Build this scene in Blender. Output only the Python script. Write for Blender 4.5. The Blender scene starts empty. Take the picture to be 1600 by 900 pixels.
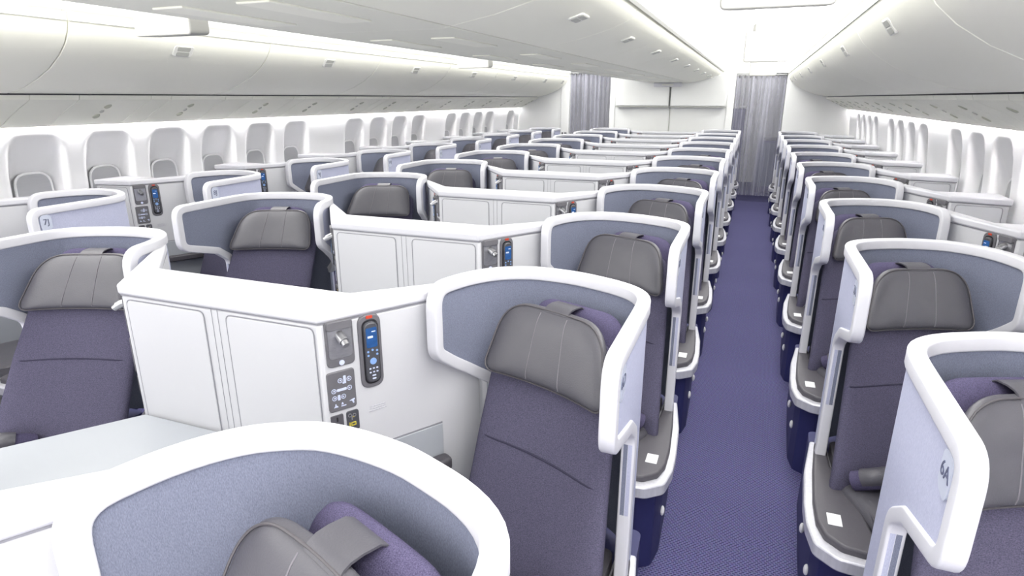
import bpy, bmesh, math, random
from mathutils import Vector, Matrix
random.seed(7)
C = bpy.context.scene.collection
sc = bpy.context.scene

# ---------------------------------------------------------------- camera
PITCH, YAW, HC = 0.301, 0.367, 1.826
cd = bpy.data.cameras.new('camera'); cam = bpy.data.objects.new('camera', cd); C.objects.link(cam)
cam.location = (0, 0, HC)
cam.rotation_euler = (math.pi/2 - PITCH, 0, YAW)
cd.sensor_width = 36; cd.lens = 36*957/1600; cd.clip_start = 0.02; cd.clip_end = 100
sc.camera = cam
# ---------------------------------------------------------------- world, exposure
w = bpy.data.worlds.new('world'); sc.world = w; w.use_nodes = True
w.node_tree.nodes['Background'].inputs[0].default_value = (1.0, 0.985, 1.0, 1)
w.node_tree.nodes['Background'].inputs[1].default_value = 0.85
sc.view_settings.view_transform = 'Standard'; sc.view_settings.look = 'None'
sc.view_settings.exposure = 1.84; sc.view_settings.gamma = 1; sc.view_settings.use_curve_mapping = False
CEIL_EMIT = 2.3        # luminous ceiling panels over the aisles
WASH_EMIT = 75.0        # strips above the windows
COVE_EMIT = 5.0

# ---------------------------------------------------------------- materials
def srgb(h):
    h = h.lstrip('#'); v = [int(h[i:i+2], 16)/255 for i in (0, 2, 4)]
    return tuple(c/12.92 if c <= .04045 else ((c+.055)/1.055)**2.4 for c in v) + (1,)
def mat(name, col, rough=.5, metal=0, emit=0, spec=.5, noise=None, bump=None, alpha=None, coat=0):
    m = bpy.data.materials.new(name); m.use_nodes = True; nt = m.node_tree
    b = nt.nodes['Principled BSDF']; c = srgb(col)
    b.inputs['Base Color'].default_value = c; b.inputs['Roughness'].default_value = rough
    b.inputs['Metallic'].default_value = metal; b.inputs['Specular IOR Level'].default_value = spec
    b.inputs['Coat Weight'].default_value = coat
    if emit:
        b.inputs['Emission Color'].default_value = c; b.inputs['Emission Strength'].default_value = emit
    tc = nt.nodes.new('ShaderNodeTexCoord')
    if noise:
        sx, sy, sz, amt, col2 = noise
        mp = nt.nodes.new('ShaderNodeMapping'); mp.inputs['Scale'].default_value = (sx, sy, sz)
        nz = nt.nodes.new('ShaderNodeTexNoise'); nz.inputs['Scale'].default_value = 1; nz.inputs['Detail'].default_value = 3
        rp = nt.nodes.new('ShaderNodeMapRange'); rp.inputs[1].default_value = .5-amt; rp.inputs[2].default_value = .5+amt
        mx = nt.nodes.new('ShaderNodeMix'); mx.data_type = 'RGBA'
        nt.links.new(tc.outputs['Object'], mp.inputs[0]); nt.links.new(mp.outputs[0], nz.inputs['Vector'])
        nt.links.new(nz.outputs['Fac'], rp.inputs[0]); nt.links.new(rp.outputs[0], mx.inputs[0])
        mx.inputs[6].default_value = c; mx.inputs[7].default_value = srgb(col2)
        nt.links.new(mx.outputs[2], b.inputs['Base Color'])
    if bump:
        sc_, st = bump
        nb = nt.nodes.new('ShaderNodeTexNoise'); nb.inputs['Scale'].default_value = sc_; nb.inputs['Detail'].default_value = 2
        bp = nt.nodes.new('ShaderNodeBump'); bp.inputs['Strength'].default_value = st; bp.inputs['Distance'].default_value = .002
        nt.links.new(tc.outputs['Object'], nb.inputs['Vector']); nt.links.new(nb.outputs['Fac'], bp.inputs['Height'])
        nt.links.new(bp.outputs[0], b.inputs['Normal'])
    return m
M = {}
M['white'] = mat('white_plastic', '#d3d3d9', .42, noise=(9, 9, 9, .5, '#d0d0d6'))
M['panel'] = mat('white_panel', '#cdcdd1', .45, noise=(6, 6, 6, .5, '#cacbcf'))
M['ledge'] = mat('grey_white_laminate', '#adb1b7', .4, noise=(6, 6, 6, .5, '#a9adb4'))
M['groove'] = mat('panel_gap', '#8f8f96', .7, noise=(30, 30, 30, .5, '#85858c'))
M['shellfab'] = mat('blue_grey_shell_fabric', '#696d7e', .9, spec=.15, noise=(700, 700, 220, .25, '#858a9d'), bump=(700, .25))
M['shellback'] = mat('pale_blue_shell_fabric', '#a6a9c1', .9, spec=.15, noise=(700, 700, 160, .25, '#bec1d5'), bump=(700, .25))
M['seatfab'] = mat('violet_grey_seat_fabric', '#403e4d', .95, spec=.1, noise=(300, 300, 500, .25, '#636076'), bump=(600, .35))
M['bolster'] = mat('violet_bolster_fabric', '#403c52', .95, spec=.1, noise=(500, 500, 500, .2, '#5e5975'), bump=(600, .4))
M['leather'] = mat('grey_leather', '#4a4950', .42, spec=.5, noise=(14, 14, 14, .5, '#525157'), bump=(260, .22))
M['stitch'] = mat('stitching', '#737076', .7, noise=(300, 300, 300, .5, '#67646b'))
M['seam'] = mat('dark_seam', '#37344a', .9, noise=(100, 100, 100, .5, '#2f2d40'))
M['leatherseam'] = mat('dark_leather_piping', '#4b484c', .55, noise=(50, 50, 50, .5, '#545155'))
M['pad'] = mat('dark_armrest_leather', '#4c4a50', .5, noise=(20, 20, 20, .5, '#525056'), bump=(260, .2))
M['navy'] = mat('navy_base', '#2a2c5c', .5, noise=(15, 15, 15, .5, '#272957'))
M['label'] = mat('white_label', '#e8e8ea', .4, noise=(50, 50, 50, .5, '#dededf'))
M['ctrl'] = mat('dark_grey_control_plastic', '#66656a', .42, noise=(30, 30, 30, .5, '#6c6b70'))
M['ctrl2'] = mat('charcoal_handset_plastic', '#48494f', .35, noise=(30, 30, 30, .5, '#4e4f55'))
M['metal'] = mat('brushed_metal', '#c9c9cc', .28, metal=.8, noise=(60, 60, 200, .4, '#a9a9ad'))
M['bandmetal'] = mat('satin_white_metal', '#dcdce2', .3, metal=.25, noise=(80, 80, 20, .4, '#c2c2ca'))
M['screen'] = mat('handset_screen', '#1d3c66', .2, emit=.5, noise=(60, 60, 60, .3, '#12233f'))
M['icon'] = mat('pale_icon_print', '#d3daf0', .5, noise=(60, 60, 60, .5, '#c8d0ea'))
M['blueicon'] = mat('blue_button', '#7fa3d8', .4, noise=(60, 60, 60, .5, '#8fb0e0'))
M['red'] = mat('orange_red_key', '#c8472e', .4, noise=(60, 60, 60, .5, '#b83e28'))
M['yellow'] = mat('yellow_jack', '#d0c04a', .4, noise=(60, 60, 60, .5, '#c0b040'))
M['black'] = mat('black_plastic', '#1c1b20', .5, noise=(60, 60, 60, .5, '#222126'))
M['socket'] = mat('socket_grey', '#58575d', .5, noise=(60, 60, 60, .5, '#515056'))
M['print'] = mat('grey_print', '#a9a9b2', .6, noise=(400, 400, 400, .2, '#d8d8de'))
M['tag'] = mat('frosted_number_plate', '#c2c7d6', .35, noise=(60, 60, 60, .5, '#bac0d0'))
M['tagtext'] = mat('number_print', '#5d6179', .5, noise=(60, 60, 60, .5, '#555a72'))
M['bin'] = mat('ivory_bin_plastic', '#f6f6ea', .42, noise=(3, 3, 3, .5, '#f4f4e7'))
M['binedge'] = mat('ivory_bin_trim', '#e2e2dc', .4, noise=(3, 3, 3, .5, '#dfdfd9'))
M['latch'] = mat('grey_latch', '#a9aaa3', .4, noise=(30, 30, 30, .5, '#b2b3ac'))
M['psu'] = mat('ivory_service_panel', '#ebebe0', .5, noise=(3, 3, 3, .5, '#e7e8dc'))
M['psud'] = mat('service_panel_recess', '#b9bbab', .6, noise=(30, 30, 30, .5, '#a6a998'))
M['wall'] = mat('white_sidewall', '#eeeef0', .55, noise=(4, 4, 4, .5, '#ebebee'))
M['shade'] = mat('window_shade', '#b4b5ba', .5, noise=(6, 6, 60, .5, '#abacb1'))
M['bulk'] = mat('ivory_bulkhead', '#e6e7e6', .5, noise=(4, 4, 4, .5, '#e3e4e3'))
M['ceil'] = mat('ceiling_white', '#efefec', .55, noise=(3, 3, 3, .5, '#ececea'))
M['glow'] = mat('luminous_ceiling_panel', '#fffefa', .5, emit=CEIL_EMIT)
M['fillglow'] = mat('ceiling_added_glow', '#fffefa', .5, emit=.3)  # inboard ceiling half, no lamp: glow added to brighten the lockers
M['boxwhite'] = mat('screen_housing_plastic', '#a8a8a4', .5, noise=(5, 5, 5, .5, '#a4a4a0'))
M['wash'] = mat('wash_light_strip', '#fffdfb', .5, emit=WASH_EMIT)
M['cove'] = mat('cove_light_strip', '#fffefa', .5, emit=COVE_EMIT)
M['beyond'] = mat('violet_panel_beyond', '#6d6b8c', .7, noise=(5, 5, 5, .5, '#646284'))

def carpet_mat():
    m = bpy.data.materials.new('violet_carpet'); m.use_nodes = True; nt = m.node_tree
    b = nt.nodes['Principled BSDF']; b.inputs['Roughness'].default_value = .95; b.inputs['Specular IOR Level'].default_value = .1
    tc = nt.nodes.new('ShaderNodeTexCoord'); mp = nt.nodes.new('ShaderNodeMapping')
    br = nt.nodes.new('ShaderNodeTexBrick'); br.offset = .5
    br.inputs['Scale'].default_value = 1
    br.inputs['Mortar Size'].default_value = .0032; br.inputs['Mortar Smooth'].default_value = .3
    br.inputs['Brick Width'].default_value = .017; br.inputs['Row Height'].default_value = .011
    br.inputs['Color1'].default_value = srgb('#3b395f'); br.inputs['Color2'].default_value = srgb('#424068')
    br.inputs['Mortar'].default_value = srgb('#6e6c96')
    nz = nt.nodes.new('ShaderNodeTexNoise'); nz.inputs['Scale'].default_value = 90; nz.inputs['Detail'].default_value = 3
    mx = nt.nodes.new('ShaderNodeMix'); mx.data_type = 'RGBA'; mx.blend_type = 'MULTIPLY'; mx.inputs[0].default_value = .45
    nt.links.new(tc.outputs['Object'], mp.inputs[0]); nt.links.new(mp.outputs[0], br.inputs['Vector'])
    nt.links.new(tc.outputs['Object'], nz.inputs['Vector'])
    nt.links.new(br.outputs['Color'], mx.inputs[6]); nt.links.new(nz.outputs['Color'], mx.inputs[7])
    nt.links.new(mx.outputs[2], b.inputs['Base Color'])
    return m
M['carpet'] = carpet_mat()
def curtain_mat():
    m = bpy.data.materials.new('sheer_curtain'); m.use_nodes = True; nt = m.node_tree
    b = nt.nodes['Principled BSDF']; b.inputs['Base Color'].default_value = srgb('#c3c3d2'); b.inputs['Roughness'].default_value = .8
    tc = nt.nodes.new('ShaderNodeTexCoord'); mp = nt.nodes.new('ShaderNodeMapping'); mp.inputs['Scale'].default_value = (22, 1, .4)
    nz = nt.nodes.new('ShaderNodeTexNoise'); nz.inputs['Scale'].default_value = 1; nz.inputs['Detail'].default_value = 2
    rp = nt.nodes.new('ShaderNodeMapRange'); rp.inputs[1].default_value = .35; rp.inputs[2].default_value = .65
    rp.inputs[3].default_value = .22; rp.inputs[4].default_value = .50
    nt.links.new(tc.outputs['Object'], mp.inputs[0]); nt.links.new(mp.outputs[0], nz.inputs['Vector']); nt.links.new(nz.outputs['Fac'], rp.inputs[0])
    nt.links.new(rp.outputs[0], b.inputs['Alpha'])
    return m
M['curtain'] = curtain_mat()

# ---------------------------------------------------------------- helpers
def link(o, parent=None):
    C.objects.link(o)
    if parent is not None: o.parent = parent
    return o
def obj(name, bm, m, parent=None, smooth=True, bevel=0, angle=38, seg=2):
    bmesh.ops.remove_doubles(bm, verts=bm.verts, dist=1e-6)
    bmesh.ops.recalc_face_normals(bm, faces=bm.faces)
    me = bpy.data.meshes.new(name); bm.to_mesh(me); bm.free()
    me.materials.append(m)
    if smooth:
        for p in me.polygons: p.use_smooth = True
        me.set_sharp_from_angle(angle=math.radians(angle))
    o = bpy.data.objects.new(name, me); link(o, parent)
    if bevel:
        b = o.modifiers.new('bevel', 'BEVEL'); b.width = bevel; b.segments = seg; b.limit_method = 'ANGLE'; b.angle_limit = math.radians(35)
    return o
def tag(o, label=None, cat=None, group=None, kind=None):
    if label: o['label'] = label
    if cat: o['category'] = cat
    if group: o['group'] = group
    if kind: o['kind'] = kind
    return o
def empty(name, loc, label=None, cat=None, group=None):
    o = bpy.data.objects.new(name, None); o.empty_display_size = .1; o.location = loc; link(o)
    return tag(o, label, cat, group)
def kids(o): return [c for c in C.objects if c.parent == o]
def copy_tree(o, parent=None):
    c = o.copy(); C.objects.link(c); c.parent = parent
    for ch in KIDS[o.name]: copy_tree(ch, c)
    return c
def index_kids():
    KIDS.clear()
    for o in C.objects: KIDS[o.name] = []
    for o in C.objects:
        if o.parent: KIDS[o.parent.name].append(o)
KIDS = {}
def box(bm, x0, x1, y0, y1, z0, z1):
    vs = [bm.verts.new((x, y, z)) for x in (x0, x1) for y in (y0, y1) for z in (z0, z1)]
    for f in ((0,1,3,2),(4,6,7,5),(0,4,5,1),(2,3,7,6),(0,2,6,4),(1,5,7,3)): bm.faces.new([vs[i] for i in f])
def NB(): return bmesh.new()
def B(x0, x1, y0, y1, z0, z1):
    bm = NB(); box(bm, x0, x1, y0, y1, z0, z1); return bm
def prism(bm, pts, z0, z1, f=None):
    """pts plan polygon; f maps (p,z)->Vector"""
    f = f or (lambda p, z: (p[0], p[1], z))
    lo = [bm.verts.new(f(p, z0)) for p in pts]; hi = [bm.verts.new(f(p, z1)) for p in pts]
    n = len(pts)
    bm.faces.new(lo); bm.faces.new(hi)
    for i in range(n): bm.faces.new((lo[i], lo[(i+1) % n], hi[(i+1) % n], hi[i]))
def rpoly(pts, rad, seg=6, closed=True):
    """round the corners of a polygon/polyline; rad one value or list"""
    out = []; n = len(pts)
    if not hasattr(rad, '__len__'): rad = [rad]*n
    for i in range(n):
        p = Vector(pts[i])
        if (not closed and i in (0, n-1)) or rad[i] <= 0: out.append(tuple(p)); continue
        a = Vector(pts[i-1]); b = Vector(pts[(i+1) % n])
        da, db = (a-p), (b-p); la, lb = da.length, db.length; da /= la; db /= lb
        cosang = max(-.9999, min(.9999, da.dot(db))); ang = math.acos(cosang)
        d = min(rad[i]/math.tan(ang/2), la*.48, lb*.48)
        q0, q1 = p+da*d, p+db*d
        for k in range(seg+1):
            t = k/seg; out.append(tuple(q0*(1-t)**2 + p*2*t*(1-t) + q1*t*t))
    return out
def tube(bm, pts, r, n=8, closed=False):
    pts = [Vector(p) for p in pts]; rings = []; N = len(pts)
    prev = None
    for i, p in enumerate(pts):
        a = pts[i-1] if (i > 0 or closed) else p; b = pts[(i+1) % N] if (i < N-1 or closed) else p
        t = (b-a).normalized()
        if prev is None: u = t.orthogonal().normalized()
        else: u = (prev - t*prev.dot(t)).normalized()
        prev = u; v = t.cross(u)
        rings.append([bm.verts.new(p + (u*math.cos(2*math.pi*k/n)+v*math.sin(2*math.pi*k/n))*r) for k in range(n)])
    for i in range(N if closed else N-1):
        A, Bq = rings[i], rings[(i+1) % N]
        for k in range(n): bm.faces.new((A[k], A[(k+1) % n], Bq[(k+1) % n], Bq[k]))
    if not closed: bm.faces.new(rings[0]); bm.faces.new(rings[-1])
def catmull(P, per=5):
    P = [Vector(p) for p in P]; Q = [2*P[0]-P[1]]+P+[2*P[-1]-P[-2]]; out = []
    for i in range(1, len(Q)-2):
        for k in range(per):
            t = k/per
            out.append(.5*((2*Q[i])+(Q[i+1]-Q[i-1])*t+(2*Q[i-1]-5*Q[i]+4*Q[i+1]-Q[i+2])*t*t+(3*Q[i]-Q[i-1]-3*Q[i+1]+Q[i+2])*t**3))
    out.append(P[-1]); return out
def pillow(bm, outline, tf, tb, fmap, rings=9, power=4):
    """closed cushion: outline (u,w) list, front depth tf, back depth tb, fmap(u,w,d)->3D"""
    n = len(outline); cu = sum(p[0] for p in outline)/n; cw = sum(p[1] for p in outline)/n
    def layer(sign, T):
        L = []
        for j in range(rings):
            r = math.cos(j/rings*math.pi/2)**.6
            d = T*math.sqrt(max(0, 1-r**power))*sign
            L.append([bm.verts.new(fmap(cu+(p[0]-cu)*r, cw+(p[1]-cw)*r, d)) for p in outline])
        c = bm.verts.new(fmap(cu, cw, T*sign))
        return L, c
    F, cf = layer(1, tf); Bk, cb = layer(-1, tb)
    for L, c in ((F, cf), (Bk, cb)):
        for j in range(rings-1):
            for i in range(n): bm.faces.new((L[j][i], L[j][(i+1) % n], L[j+1][(i+1) % n], L[j+1][i]))
        for i in range(n): bm.faces.new((L[-1][i], L[-1][(i+1) % n], c))
def superoutline(hw0, hw1, z0, z1, r0, r1, seg=8):
    pts = [(-hw0, z0), (hw0, z0), (hw1, z1), (-hw1, z1)]
    out = rpoly(pts, [r0, r0, r1, r1], seg)
    res = []
    for i in range(len(out)):                      # densify straight runs
        a = out[i]; b = out[(i+1) % len(out)]; L = math.hypot(b[0]-a[0], b[1]-a[1]); k = max(1, int(L/.03))
        for j in range(k): res.append((a[0]+(b[0]-a[0])*j/k, a[1]+(b[1]-a[1])*j/k))
    return res
ORD = ['nearest', 'second', 'third', 'fourth', 'fifth', 'sixth', 'seventh', 'eighth', 'ninth', 'tenth', 'eleventh', 'twelfth', 'thirteenth', 'fourteenth']

# ================================================================ SETTING
XC = -1.5; PT = 1.105; YEND = 12.0; Y0 = -1.6
def side_profile(name, prof, sgn, y0, y1, m, parent=None, kind=None, thick=0, ends=True, smooth=True):
    """extrude a cross-section (d,z) list along y at XC+sgn*d; closed polygon if thick>0 (offset upward)"""
    bm = NB()
    if thick:
        pr = list(prof) + [(d+thick*.6, z+thick) for d, z in reversed(prof)]
    else: pr = list(prof)
    A = [bm.verts.new((XC+sgn*d, y0, z)) for d, z in pr]; D = [bm.verts.new((XC+sgn*d, y1, z)) for d, z in pr]
    n = len(pr)
    for i in range(n if thick else n-1): bm.faces.new((A[i], A[(i+1) % n], D[(i+1) % n], D[i]))
    if thick and ends: bm.faces.new(A); bm.faces.new(D)
    o = obj(name, bm, m, parent, smooth)
    if kind: o['kind'] = kind
    return o
fl = obj('floor', B(-4.62, 1.62, Y0, 15.6, -.05, 0), M['carpet'], smooth=False); fl['kind'] = 'structure'

# side walls with scooped window bays
WIN_L = [2.76+.517*i for i in range(-4, 18) if i not in (-1, 6, 11, 16)]
WIN_R = [4.77+.517*i for i in range(-9, 14) if (i-3) % 5 != 0]
def sstep(x, a, b):
    t = max(0, min(1, (x-a)/(b-a))); return t*t*(3-2*t)
def wall_d(y, z, wins):
    d = 2.93 + .10*math.sqrt(max(0, 1-((z-.9)/.95)**2)) if z < 1.85 else 2.93
    d = 2.945 + .05*sstep(1.75-z, 0, .6)
    best = 0
    for c in wins:
        t = abs(y-c)
        if t > .24: continue
        # scoop: rounded arch head at 1.60, deepens toward the pane
        top = 1.60 - .09*max(0, (t-.10)/.08)**2 if t > .10 else 1.60
        side = 1-sstep(t, .135, .195)
        head = sstep(top-z, 0, .05)
        ramp = .12+.88*min(1, max(0, (1.60-z)/.27))**1.5
        dep = .095*ramp*side*head
        # pane opening
        pt = 1.335 - .05*max(0, (t-.05)/.08)**2
        if t < .135 and z < pt+.0: dep = max(dep, .125)
        best = max(best, dep)
    if z < .95: best *= 1-sstep(.95-z, 0, .05)
    return d + best
def sidewall(name, sgn, wins):
    bm = NB(); zs = [0, .3, .6, .8] + [.9+.0175*i for i in range(50)]
    ny = int((YEND-Y0)/.0225); rows = []
    for j in range(ny+1):
        y = Y0+(YEND-Y0)*j/ny
        rows.append([bm.verts.new((XC+sgn*wall_d(y, z, wins), y, z)) for z in zs])
    for j in range(ny):
        for i in range(len(zs)-1): bm.faces.new((rows[j][i], rows[j][i+1], rows[j+1][i+1], rows[j+1][i]))
    o = obj(name, bm, M['wall'], angle=70); o['kind'] = 'structure'
    # outer skin so no light leaks in
    s = obj('outer_skin', B(*sorted((XC+sgn*3.2, XC+sgn*3.26)), Y0, YEND, 0, 2.7), M['wall'], o, smooth=False); return o
sidewall('wall_left', -1, WIN_L); sidewall('wall_right', 1, WIN_R)
nwin = 0
for sgn, wins in ((-1, WIN_L), (1, WIN_R)):
    for c in wins:
        if (sgn < 0 and c < 1.8) or (sgn > 0 and c < 3.5): continue
        nwin += 1
        root = bpy.data.objects.new('window_%d' % nwin, None); link(root); root.location = (XC+sgn*3.075, c, 1.17); root['kind'] = 'structure'
        ol = rpoly([(-.125, -.17), (.125, -.17), (.115, .165), (-.115, .165)], .09, 6)
        bm = NB(); tube(bm, [(-sgn*.004, p[0], p[1]) for p in ol], .008, 8, True)
        obj('window_bezel', bm, M['wall'], root)
        bm = NB(); ol2 = rpoly([(-.118, -.165), (.118, -.165), (.108, .158), (-.108, .158)], .085, 6)
        a = [bm.verts.new((-.006, p[0], p[1])) for p in ol2]; b_ = [bm.verts.new((.006, p[0], p[1])) for p in ol2]
        bm.faces.new(a); bm.faces.new(b_)
        for i in range(len(a)): bm.faces.new((a[i], a[(i+1) % len(a)], b_[(i+1) % len(a)], b_[i]))
        obj('window_shade', bm, M['shade'], root)

# wash light strips hidden behind the lip of the service panels, shining on the side walls
for sgn, nm in ((-1, 'wash_light_strip'), (1, 'wash_light_strip')):
    bm = B(*sorted((XC+sgn*2.90, XC+sgn*2.93)), .2 if sgn < 0 else .2, YEND-.05, 1.70, 1.712)
    o = obj(nm, bm, M['wash'], smooth=False)
    tag(o, ('left' if sgn < 0 else 'right')+' thin white light strip shining down the window wall', 'light')

# ceilings over both aisles: inboard half with a faint added glow, luminous outboard half
CP = [(.86, 2.30), (.93, 2.37), (1.05, 2.44), (1.22, 2.49), (1.40, 2.505)]
CQ = [(1.40, 2.505), (1.58, 2.48), (1.72, 2.43), (1.85, 2.36), (1.94, 2.30)]
for sgn in (-1, 1):
    o = side_profile('ceiling', CP, sgn, Y0, 15.0, M['fillglow'], kind='structure')
    side_profile('luminous_panel', CQ, sgn, Y0, YEND, M['glow'], o)
    side_profile('aft_ceiling_panel', CQ, sgn, YEND, 15.0, M['ceil'], o)
    # long rails along the lockers
    rail = side_profile('trim_%d' % (1 if sgn < 0 else 2), [(1.915, 2.262), (1.905, 2.275), (1.905, 2.30), (1.95, 2.31)], sgn, Y0, YEND, M['binedge'], kind='structure', thick=.012)
    rail = side_profile('trim_%d' % (3 if sgn < 0 else 4), [(.885, 2.262), (.90, 2.275), (.90, 2.30), (.86, 2.31)], sgn, Y0, YEND, M['binedge'], kind='structure')
obj('ceiling', B(-4.75, 1.75, Y0, 15.6, 2.62, 2.66), M['ceil'], smooth=False)['kind'] = 'structure'

# ---------------------------------------------------------------- overhead lockers
OB = [(1.925, 2.26), (1.928, 2.215), (1.945, 2.165), (1.985, 2.105), (2.05, 2.045), (2.15, 1.98), (2.27, 1.925), (2.40, 1.88), (2.55, 1.85)]
def thick_profile(bm, prof, back, sgn, y0, y1, xo=0, yo=0):
    pr = list(prof)+list(back)
    A = [bm.verts.new((XC+sgn*d-xo, y0-yo, z)) for d, z in pr]; D = [bm.verts.new((XC+sgn*d-xo, y1-yo, z)) for d, z in pr]
    n = len(pr)
    for i in range(n): bm.faces.new((A[i], A[(i+1) % n], D[(i+1) % n], D[i]))
    bm.faces.new(A); bm.faces.new(D)
def latch(parent, pos, direction_y, normal, w=.085, h=.038):
    """recessed oval handle: frame + paddle, lying on a surface with the given normal"""
    n = Vector(normal).normalized(); t = Vector((0, 1, 0)); b = n.cross(t).normalized()
    p = Vector(pos)
    bm = NB(); ol = rpoly([(-w, -h), (w, -h), (w, h), (-w, h)], .022, 4)
    f = lambda q, d: p + t*q[0] + b*q[1] + n*d
    lo = [bm.verts.new(f(q, -.008)) for q in ol]; hi = [bm.verts.new(f(q, .0035)) for q in ol]
    bm.faces.new(lo); bm.faces.new(hi)
    for i in range(len(ol)): bm.faces.new((lo[i], lo[(i+1) % len(ol)], hi[(i+1) % len(ol)], hi[i]))
    fr = obj('latch_frame', bm, M['binedge'], parent, bevel=.003)
    for s0, s1 in ((-.86, -.06), (.06, .86)):
        bm = NB(); ol2 = rpoly([(-w*.66, h*s0), (w*.66, h*s0), (w*.66, h*s1), (-w*.66, h*s1)], .01, 3)
        lo = [bm.verts.new(f(q, .0)) for q in ol2]; hi = [bm.verts.new(f(q, .0055)) for q in ol2]
        bm.faces.new(lo); bm.faces.new(hi)
        for i in range(len(ol2)): bm.faces.new((lo[i], lo[(i+1) % len(ol2)], hi[(i+1) % len(ol2)], hi[i]))
        obj('latch_paddle', bm, M['latch'], fr, bevel=.002)
def outboard(sgn, n, y0, y1):
    side = 'left' if sgn < 0 else 'right'
    yc = (y0+y1)/2; xo = XC+sgn*2.3
    r = empty('overhead_locker', (xo, yc, 1.85), '%s ivory overhead locker above the %s windows, closed, %s from the camera' % (ORD[n], side, 'first' if n == 0 else ORD[n]) if False else
              'closed ivory overhead locker over the %s windows, %s the camera' % (side, ORD[n]+' from' if n else 'nearest'), 'overhead locker', 'overhead lockers along the %s side' % side)
    def loc(bm):
        for v in bm.verts: v.co -= Vector((xo, yc, 1.85))
        return bm
    bm = NB(); thick_profile(bm, OB, [(2.55, 1.87), (2.40, 1.905), (2.15, 2.01), (1.99, 2.13), (1.95, 2.26)], sgn, y0+.004, y1-.004)
    obj('locker_door', loc(bm), M['bin'], r, bevel=.003)
    bm = NB(); thick_profile(bm, [(1.96, 2.26), (2.0, 2.13), (2.17, 2.01), (2.42, 1.905), (2.58, 1.87)], [(2.9, 1.9), (2.9, 2.55), (1.96, 2.55)], sgn, y0+.002, y1-.002)
    obj('locker_body', loc(bm), M['bin'], r)
    bm = NB(); box(bm, *sorted((XC+sgn*1.921, XC+sgn*1.93)), y0+.003, y1-.003, 2.214, 2.217)
    obj('door_seam', loc(bm), M['latch'], r)
    latch(r, (XC+sgn*1.982-xo, 0, 2.111-1.85), 1, (-sgn*.82, 0, -.57), .075, .038)
for sgn in (-1, 1):
    ys = [2.42-1.5*3+1.5*i for i in range(0, 10)]
    n = 0
    for y in ys:
        y1 = min(y+1.5, YEND)
        if y1-y < .3: continue
        if sgn > 0 and y1 < 1.0: continue
        if sgn < 0 and y1 < -1: continue
        vis = y1 > .9
        outboard(sgn, n, max(y, Y0), y1); n += 1
CB = [(-.87, 2.27), (-.855, 2.235), (-.81, 2.205), (-.72, 2.17), (-.55, 2.125), (-.36, 2.09), (-.33, 2.083), (.33, 2.083), (.36, 2.09), (.55, 2.125), (.72, 2.17), (.81, 2.205), (.855, 2.235), (.87, 2.27)]
def centre_bin(n, y0, y1):
    yc = (y0+y1)/2
    r = empty('overhead_locker', (XC, yc, 2.08), 'closed ivory double-sided overhead locker over the centre seats, %s the camera' % (ORD[n]+' from' if n else 'nearest'), 'overhead locker', 'overhead lockers along the centre')
    def loc(bm):
        for v in bm.verts: v.co -= Vector((XC, yc, 2.08))
        return bm
    bm = NB(); thick_profile(bm, [(.355, 2.088), (.355, 2.30), (-.355, 2.30), (-.355, 2.088), (-.33, 2.083), (.33, 2.083)], [], 1, y0+.002, y1-.002)
    obj('service_panel', loc(bm), M['psu'], r, bevel=.002)
    for sgn in (-1, 1):
        bm = NB(); thick_profile(bm, [(d, z) for d, z in CB if d >= .36], [(.87, 2.30), (.36, 2.30)], sgn, y0+.0035, y1-.0035)
        obj('locker_door', loc(bm), M['bin'], r, bevel=.003)
        latch(r, (sgn*.715, 0, 2.165-2.08), 1, (sgn*.3, 0, -.95), .07, .036)
    bm = NB()
    box(bm, XC-.22, XC-.10, yc-.25, yc+.25, 2.077, 2.084); box(bm, XC+.10, XC+.22, yc-.25, yc+.25, 2.077, 2.084)
    obj('vent_panel', loc(bm), M['bin'], r, bevel=.003)
yb = 2.876-.575-1.15*3
n = 0
while yb < YEND-.2:
    y1 = min(yb+1.15, YEND); 
    if y1 > .2: centre_bin(n, yb, y1); n += 1
    yb += 1.15

for sgn in (-1, 1):
    side_profile('trim_%d' % (10 if sgn < 0 else 11), [(2.545, 1.875), (2.585, 1.848), (2.61, 1.822), (2.69, 1.785), (2.79, 1.735), (2.87, 1.69), (2.922, 1.658)], sgn, -1.0, YEND, M['groove'], kind='structure', thick=.012)  # added backing strip; keeps wash light from leaking through the service panel seams
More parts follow.
